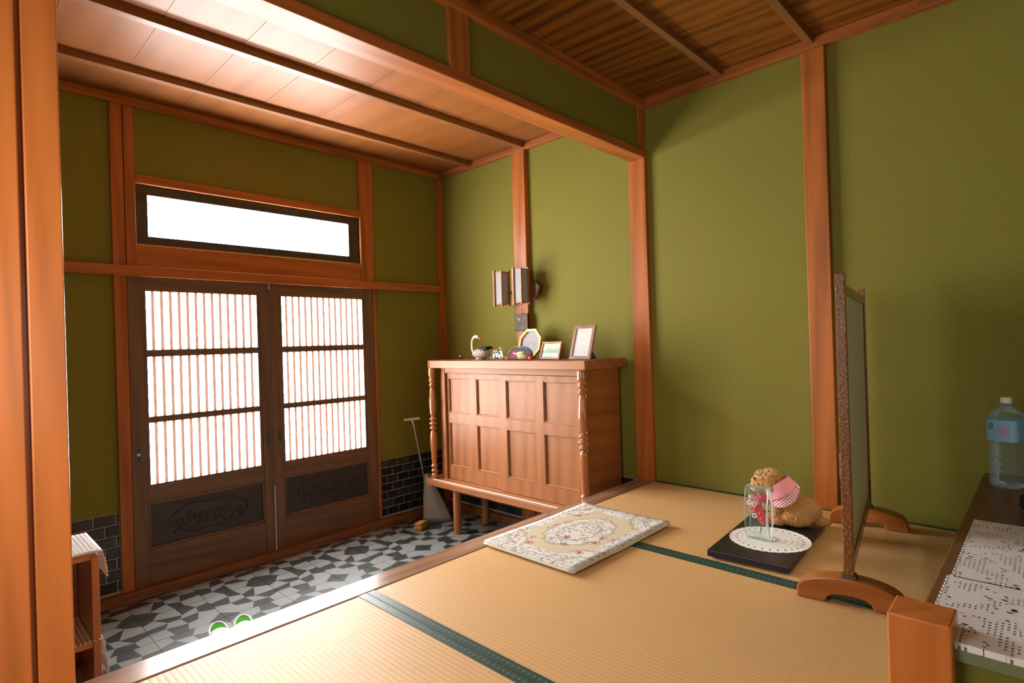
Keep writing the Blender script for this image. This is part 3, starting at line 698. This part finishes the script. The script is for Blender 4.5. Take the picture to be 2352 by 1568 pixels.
# ------------------------------------------------------------------ dustpan, block, slippers, side shelf
t = thing('long_handled_dustpan', 'milky plastic dustpan with a thin tee handle in the tiled corner', 'dustpan', (2.53, 3.33, ZD))
hp = [(.03, .06, .20), (-.005, .07, .44), (-.05, .085, .72), (-.06, .09, .758)]
MB().tube(hp, .0065, 10).build('handle', M['metal'], t, smooth='all'); MB().tube([(-.11, .12, .755), (-.01, .06, .762)], .010, 10).build('grip', M['ivory'], t)
sc_ = MB(); 
def scoop(u, v):
    w_ = .022+.105*(v**.9); b = .035*math.sin(math.pi*u)*(1-.35*v); c = Vector((.035+.02*v, .05-.085*v, .345-.34*v)); d = Vector((.75, -.66, 0)); nrm = Vector((-.66, -.75, 0))
    return c+d*(u-.5)*2*w_*.85+nrm*b
sc_.sheet(scoop, 12, 10); sc_.build('scoop', M['film'], t, smooth='all', solid=.003)
MB().sheet(lambda u, v: scoop(u, v)+Vector((.66, .75, 0))*(.045*math.sin(math.pi*u)*(1-.3*v)+.001), 8, 8).build('scoop_back', M['film'], t, smooth='all', solid=.003)
t = thing('door_wedge_block', 'yellow-brown block on the entrance floor beside dustpan', 'block', (2.405, 3.262, ZD), math.radians(25))
MB().box(-.045, .045, -.028, .028, 0, .052).build('block', M['sponge'], t, bevel=.006); MB().box(-.046, .046, -.029, .029, .022, .027).build('band', M['straw'], t)
def slipper():
    t = thing('sandal', 'grey slip-on sandal with a green insole below the step', 'sandal', (0, 0, ZD), 0, 'pair of green sandals')
    def outline(s): return [(s*(.038+.006*math.sin(a))*math.cos(a), s*.125*math.sin(a)) for a in [2*math.pi*i/28 for i in range(28)]]
    MB().prism(outline(1), 'z', 0, .022).build('sole', M['shoegrey'], t, bevel=.003); MB().prism(outline(.86), 'z', .0215, .026).build('insole', M['green_in'], t)
    rim = MB(); o = outline(.95); rim.tube([(a, b, .026) for a, b in o]+[(o[0][0], o[0][1], .026)], .0045, 6); rim.build('rim', M['shoegrey'], t, smooth='all')
    MB().sheet(lambda u, v: (.043*math.cos(math.pi*u), -.055+.08*(v-.5)+.008*math.sin(math.pi*u), .016+.034*math.sin(math.pi*u)), 12, 4).build('strap', M['shoegrey'], t, smooth='all', solid=.005)
    return t
s1 = slipper(); s1.location = (.895, 2.755, ZD); s1.rotation_euler.z = math.radians(-14)
s2 = tree_copy(s1); s2.location = (.995, 2.735, ZD); s2.rotation_euler.z = math.radians(-18)
t = thing('narrow_shelf', 'dark wooden open shelf with white crochet covers behind the pillar', 'shelf', (.18, 2.2, ZD))
for a in (-.16, .148): box('side_board', M['cab_gloss'], (a, a+.02, -.12, .12, 0, .70), t)
box('back_board', M['dwood'], (-.14, .148, .108, .12, 0, .70), t)
for z_ in (.10, .26, .43, .69): box('shelf_board', M['cab_gloss'], (-.14, .148, -.118, .108, z_, z_+.018), t)
def cover(name, z_, drop, ext):
    MB().sheet(lambda u, v: (-.02+.0+(.168+.02+ext)*min(v*1.5, 1)+.012*math.sin(min(1, max(0, (v-.667)*3))*math.pi/2), -.125+.25*u, z_+.005-(drop*max(0, (v-.667)*3))), 10, 24).build(name, M['net'], t, smooth='all', solid=.002)
cover('crochet_cover', .708, .085, .008); cover('crochet_cover', .447, .12, .004); cover('crochet_cover', .279, .07, .016)

# ------------------------------------------------------------------ rug
t = thing('floral_rug', 'small cream rug with rose medallion pattern beside the step', 'rug', (1.887, 1.451, .0015), math.radians(-.4))
def rug(u, v):
    a, b = (u-.5)*.672, (v-.5)*.452; l = .004*(abs(2*u-1)**6)+.003*(abs(2*v-1)**6)*(1+math.sin(9*u)); return (a, b, .010+l*.6)
mb = MB(); nu, nv = 28, 20
mb.sheet(rug, nu, nv); pile = mb.build('pile', M['rug'], t, smooth='all'); q = pile.modifiers.new('s', 'SOLIDIFY'); q.thickness = .009; q.offset = -1
edge = [rug(i/28, 0) for i in range(29)]+[rug(1, j/20) for j in range(1, 21)]+[rug(1-i/28, 1) for i in range(1, 29)]+[rug(0, 1-j/20) for j in range(1, 21)]
MB().tube([(a, b, c-.003) for a, b, c in edge], .0055, 8).build('bound_edge', M['cream'], t, smooth='all')

# ------------------------------------------------------------------ black board, doily, vase, plush dog
A = math.radians(4.2); bc = Vector((2.312, .826, 0))
def onb(a, b, z=.030): return (bc.x+a*math.cos(A)-b*math.sin(A), bc.y+a*math.sin(A)+b*math.cos(A), z)
t = thing('display_board', 'flat black lacquered board lying on the tatami', 'board', (bc.x, bc.y, .0013), A)
MB().box(-.309, .309, -.142, .142, .006, .029).build('top', M['black'], t, bevel=.003)
for a in (-.28, .28):
    for b in (-.115, .115): MB().box(a-.015, a+.015, b-.012, b+.012, 0, .006).build('foot', M['black'], t)
t = thing('crochet_doily', 'round white lace doily on the black board', 'doily', (2.243, .808, .0308), A)
mb = MB(); ring = [((.141+.0035*abs(math.sin(a*16)))*math.cos(a), (.141+.0035*abs(math.sin(a*16)))*math.sin(a)) for a in [2*math.pi*i/160 for i in range(160)]]
vs_ = [(0, 0, .0012)]+[(x_*.5, y_*.5, .0012) for x_, y_ in ring]+[(x_, y_, .0008) for x_, y_ in ring]; N = 160
mb.add(vs_, [(0, 1+i, 1+(i+1) % N) for i in range(N)]+[(1+i, 1+N+i, 1+N+(i+1) % N, 1+(i+1) % N) for i in range(N)]); mb.build('lace', M['doily'], t)
MB().tube([(x_, y_, .0012) for x_, y_ in ring]+[(ring[0][0], ring[0][1], .0012)], .0012, 5).build('scalloped_edge', M['white'], t)
VX, VY = 2.215, .835
t = thing('glass_vase', 'curved clear glass vase plates holding red flowers on doily', 'vase', (VX, VY, .0325), A)
def prof(v, s): return (s*(.006+.030*math.sin(math.pi*min(1, v*.96+.02))**.8), .205*v)
for s in (-1, 1):
    MB().sheet(lambda u, v: (prof(v, s)[0], -.043+.086*u, prof(v, s)[1]), 6, 18).build('glass_plate', M['glass'], t, smooth='all', solid=.003)
    for y_ in (-.043, .043): MB().tube([(prof(v/18, s)[0], y_, prof(v/18, s)[1]) for v in range(19)], .0011, 6).build('glass_edge', M['glass_edge'], t, smooth='all')
    MB().tube([(prof(1, s)[0], -.043, .205), (prof(1, s)[0], .043, .205)], .001, 6).build('glass_rim', M['glass_edge'], t)
MB().box(-.010, .010, -.043, .043, 0, .003).build('base', M['glass'], t)
def flower(c, r, mt, seed, name='flower'):
    rr = random.Random(seed); mb = MB()
    for i in range(11):
        a = i*2.4; q = r*(.2+.55*i/11); mb.ball((c[0]+q*.6*math.cos(a), c[1]+q*math.sin(a), c[2]+rr.uniform(-.4, .5)*r), (r*.35, r*.42, r*.45), 8, 6)
    mb.build(name, M[mt], t, smooth='all')
for c, r, mt in (((0, -.014, .155), .021, 'rose'), ((0, .004, .115), .018, 'redpet'), ((0, -.006, .095), .017, 'redpet'), ((0, -.018, .072), .018, 'redpet'), ((.004, .022, .152), .015, 'palepet'), ((.004, .020, .120), .012, 'rose')): flower(c, r*1.25, mt, int(c[2]*1000))
for c in ((-.012, .012, .137), (-.012, .013, .092), (-.012, .03, .14)):
    mb = MB()
    for i in range(7): mb.ball((c[0], c[1]+.007*math.cos(i*.9), c[2]+.007*math.sin(i*.9)), (.0025, .0035, .0035), 6, 4)
    mb.build('white_blossom', M['white'], t)
MB().tube([(0, 0, .004), (0, -.008, .06), (0, -.01, .15)], .0016, 6).build('stem', M['green_in'], t)

# plush dog (local axes: +y towards its nose, x away from the viewer)
DG = thing('plush_dog', 'golden brown plush dog in a pink scarf on the black board', 'plush toy', (2.475, .80, .0335), math.radians(14))
def blob(name, parts, mat, vox, parent, disp=.0, tex=None, sub=0):
    mb = MB()
    for c, r in parts: mb.ball(c, r, 16, 10)
    o = mb.build(name, mat, parent); q = o.modifiers.new('r', 'REMESH'); q.mode = 'VOXEL'; q.voxel_size = vox; q.use_smooth_shade = True
    q = o.modifiers.new('s', 'SMOOTH'); q.iterations = 6; q.factor = .5
    if disp:
        tx = bpy.data.textures.new(name+'_curl', 'CLOUDS'); tx.noise_scale = tex; tx.noise_depth = 2
        q = o.modifiers.new('d', 'DISPLACE'); q.texture = tx; q.strength = disp; q.mid_level = .5; q.texture_coords = 'LOCAL'
    return o
blob('body', [((0, -.045, .062), (.058, .068, .058)), ((0, .005, .085), (.050, .055, .065)), ((0, .04, .12), (.042, .042, .055)), ((-.04, -.02, .035), (.028, .062, .034)), ((.04, -.02, .035), (.028, .062, .034)),
              ((-.03, .05, .045), (.021, .024, .045)), ((.03, .05, .045), (.021, .024, .045)), ((-.032, .072, .015), (.02, .03, .016)), ((.032, .072, .015), (.02, .03, .016)), ((-.048, .045, .018), (.018, .026, .018)),
              ((0, -.115, .022), (.018, .03, .018)), ((0, -.09, .03), (.022, .03, .022)), ((0, .06, .165), (.04, .04, .045))], M['fur'], .0035, DG, .012, .006)
hd = blob('head', [((0, .085, .178), (.046, .046, .040)), ((0, .075, .195), (.036, .036, .026)), ((0, .122, .160), (.030, .030, .028)), ((0, .132, .142), (.024, .020, .020)), ((0, .11, .19), (.03, .03, .022))], M['furl'], .0025, DG, .026, .010)
for s in (-1, 1):
    blob('ear', [((s*.044, .075, .175), (.013, .022, .034)), ((s*.046, .072, .150), (.012, .018, .018))], M['fur'], .003, hd, .007, .009)
    MB().ball((s*.02, .137, .180), .0055, 10, 8).build('eye', M['black'], hd, smooth='all')
MB().ball((0, .153, .158), (.009, .007, .007), 10, 8).build('nose', M['black'], hd, smooth='all')
def capef(u, v, r=0):
    a = 2*math.pi*u; c0 = Vector((0, .062, .178)); c1 = Vector((0, .0, .085)); c = c0.lerp(c1, v)
    rx = .044+.024*v+r; rz = .042+.036*v+r; ax = (c1-c0).normalized(); side = Vector((1, 0, 0)); up = side.cross(ax).normalized()
    return c+side*rx*math.cos(a)+up*rz*math.sin(a)
MB().sheet(lambda u, v: capef(u, .10+.50*v*(.72+.28*abs(math.cos(2*math.pi*u))), .007), 40, 8).build('scarf', M['pink'], DG, smooth='all', solid=.002)
MB().sheet(lambda u, v: capef(u, .42+v*(.20+.32*abs(math.cos(2*math.pi*u))**2), .0045), 40, 8).build('scarf_lining', M['pinkstripe'], DG, smooth='all', solid=.002)

# ------------------------------------------------------------------ standing screen
SA = math.radians(8.3)
SN = thing('standing_screen', 'low standing screen with speckled brown lacquer frame on arched feet', 'screen', (2.34, .523, .0012), SA)
W_ = .415
for s in (-1, 1): MB().box(s*W_-.016, s*W_+.016, -.0135, .0135, .075, 1.0).build('stile', M['speck'], SN, bevel=.003)
for z0, z1 in ((.935, .968), (.09, .13)): MB().box(-W_+.016, W_-.016, -.011, .011, z0, z1).build('rail', M['speck'], SN, bevel=.002)
MB().box(-W_+.015, W_-.015, -.006, .006, .128, .937).build('cloth_panel', M['screen'], SN)
def footpoly():
    p = []; n = 18
    for i in range(n+1):
        a = math.pi*i/n; p.append((.142*math.cos(a), .012+.066*math.sin(a)**.7))
    p += [(-.142, 0), (-.062, 0)]
    for i in range(1, 8):
        a = math.pi-math.pi*i/8; p.append((.062*math.cos(a), .030*math.sin(a)**.6))
    p += [(.062, 0), (.142, 0)]; return p
for s in (-1, 1):
    f = MB().prism(footpoly(), 'x', s*W_-.034, s*W_+.034).build('foot', M['foot'], SN, bevel=.004)
    MB().box(s*W_-.022, s*W_+.022, -.019, .019, .068, .086).build('socket', M['bronze'], f, bevel=.002)

# ------------------------------------------------------------------ low partition, newel, lace, bottle
PT = struct(MB().box(1.315, XW, -.06, .195, -.05, .212).build('wall_partition', M['wall']), 'low green partition wall beside the tatami')
def rounded(x0, x1, y0, y1, r, n=6):
    p = [(x1, y0), (x1, y1)]
    for cx, cy, a0 in ((x0+r, y1-r, 90), (x0+r, y0+r, 180)):
        for i in range(n+1): a = math.radians(a0+90*i/n); p.append((cx+r*math.cos(a), cy+r*math.sin(a)))
    return p
MB().prism(rounded(1.30, XW, -.085, .21, .02), 'z', .212, .245).build('cap', M['dwood'], PT, bevel=.003)
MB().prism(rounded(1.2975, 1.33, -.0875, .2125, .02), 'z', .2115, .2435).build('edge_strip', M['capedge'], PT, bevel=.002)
TR[0] += 1; struct(MB().box(1.272, 1.368, .145, .244, .0015, .281).build('trim_%d' % TR[0], M['pillar'], bevel=.004), 'square orange newel post at the partition end')
def lace(name, label, x0, x1, y0, y1, drop):
    t = thing(name, label, 'lace runner', ((x0+x1)/2, (y0+y1)/2, .2455)); hw, hl = (x1-x0)/2, (y1-y0)/2
    def f(u, v):
        y_ = -hl+2*hl*v
        if v > .999: y_ += .0045*abs(math.sin(u*hw*2*math.pi/.022))
        q = u*(2*hw+drop); x_ = hw-q; z_ = .0014
        if q > 2*hw: x_ = -hw-.003; z_ = .0014-(q-2*hw)
        return (x_, y_, z_)
    o = MB().sheet(f, 90, 12).build('lace', M['lace'], t, solid=.0012)
    MB().tube([(hw-2*hw*i/90, hl-.0005+.0045*abs(math.sin(i/90*(2*hw+drop)*math.pi/.022)), .0016) for i in range(91)], .0013, 5).build('scalloped_edge', M['white'], t); return t
lace('lace_runner', 'white lace runner draped over the partition end by the newel', 1.300, 1.645, -.08, .187, .012)
lace('lace_runner', 'second white lace runner on the partition nearer the water bottle', 1.64, 2.17, -.08, .180, 0)
BT = thing('water_bottle', 'large clear plastic water bottle with white cap and blue label', 'bottle', (2.70, .128, .2455), math.radians(-20))
def rsq(w_, d, r, n=4):
    p = []
    for cx, cy, a0 in ((w_-r, d-r, 0), (-w_+r, d-r, 90), (-w_+r, -d+r, 180), (w_-r, -d+r, 270)):
        for i in range(n+1): a = math.radians(a0+90*i/n); p.append((cx+r*math.cos(a), cy+r*math.sin(a)))
    return p
def loft(secs, closed=True):
    mb = MB(); n = len(secs[0][0]); vs_ = [(a, b, z_) for p, z_ in secs for a, b in p]
    fs = [(i*n+k, i*n+(k+1) % n, (i+1)*n+(k+1) % n, (i+1)*n+k) for i in range(len(secs)-1) for k in range(n)]+[tuple(range(n-1, -1, -1))]
    mb.add(vs_, fs); return mb
S = [(rsq(.036, .036, .016), 0), (rsq(.044, .044, .016), .008)]
for i in range(5):
    z_ = .02+.028*i; S += [(rsq(.045, .045, .016), z_), (rsq(.045, .045, .016), z_+.018), (rsq(.0425, .0425, .016), z_+.022), (rsq(.0425, .0425, .016), z_+.025)]
S += [(rsq(.046, .046, .016), .162), (rsq(.046, .046, .016), .248), (rsq(.042, .042, .02), .262), (rsq(.030, .030, .022), .280), (rsq(.018, .018, .0175), .292), (rsq(.0145, .0145, .0142), .297), (rsq(.0145, .0145, .0142), .306)]
loft(S).build('bottle_body', M['pet'], BT, smooth=True)
MB().lathe([(.0165, .302), (.0168, .303), (.0168, .321), (.0155, .3235)], 24).build('cap', M['white'], BT, smooth=True); MB().lathe([(.0175, .294), (.0175, .299)], 24).build('neck_ring', M['pet'], BT)
lb = MB(); p = rsq(.0466, .0466, .016); n = len(p); lb.add([(a, b, z_) for z_ in (.168, .244) for a, b in p], [(k, (k+1) % n, n+(k+1) % n, n+k) for k in range(n)]); LB = lb.build('label_band', M['label'], BT, smooth=True)
tc = bpy.data.curves.new('digit', 'FONT'); tc.body = '8'; tc.size = .034; tc.extrude = .0004; tc.align_x = 'CENTER'
to = bpy.data.objects.new('digit_tmp', tc); COL.objects.link(to); bpy.context.view_layer.update()
dm = bpy.data.meshes.new_from_object(to.evaluated_get(bpy.context.evaluated_depsgraph_get())); bpy.data.objects.remove(to)
dm.materials.clear(); dm.materials.append(M['ink']); do = bpy.data.objects.new('printed_digit', dm); COL.objects.link(do); do.parent = LB
do.matrix_local = Matrix.Translation((-.0468, .028, .208)) @ Matrix.Rotation(-math.pi/2, 4, 'Z') @ Matrix.Rotation(math.pi/2, 4, 'X')
MB().prism([(.022*math.cos(a)-.006, .205+.030*math.sin(a)) for a in [math.pi*i/3+math.pi/6 for i in range(6)]], 'x', -.0474, -.0466).build('printed_emblem', M['emblem'], LB)
wl = [(rsq(.0415, .0415, .015), .003), (rsq(.0415, .0415, .015), .12)]
t = thing('cloth_pouch', 'small black lump of cloth on the partition beside lace', 'pouch', (2.36, .055, .2455))
MB().ball((0, 0, .024), (.05, .035, .024), 14, 8).ball((.02, .012, .034), (.028, .022, .018)).build('cloth', M['blackcloth'], t, smooth='all')

# ------------------------------------------------------------------ wall outlet
t = thing('wall_outlet', 'ivory wall outlet beside the post behind screen', 'outlet', (XW, .692, .147))
MB().box(-.006, 0, -.035, .035, 0, .12).build('plate', M['ivory'], t, bevel=.002)
for z_ in (.03, .075):
    s_ = MB().box(-.008, -.005, -.014, .014, z_, z_+.022).build('socket', M['white'], t)
    for a in (-.006, .006): MB().box(-.0085, -.007, a-.001, a+.001, z_+.006, z_+.016).build('slot', M['black'], s_)
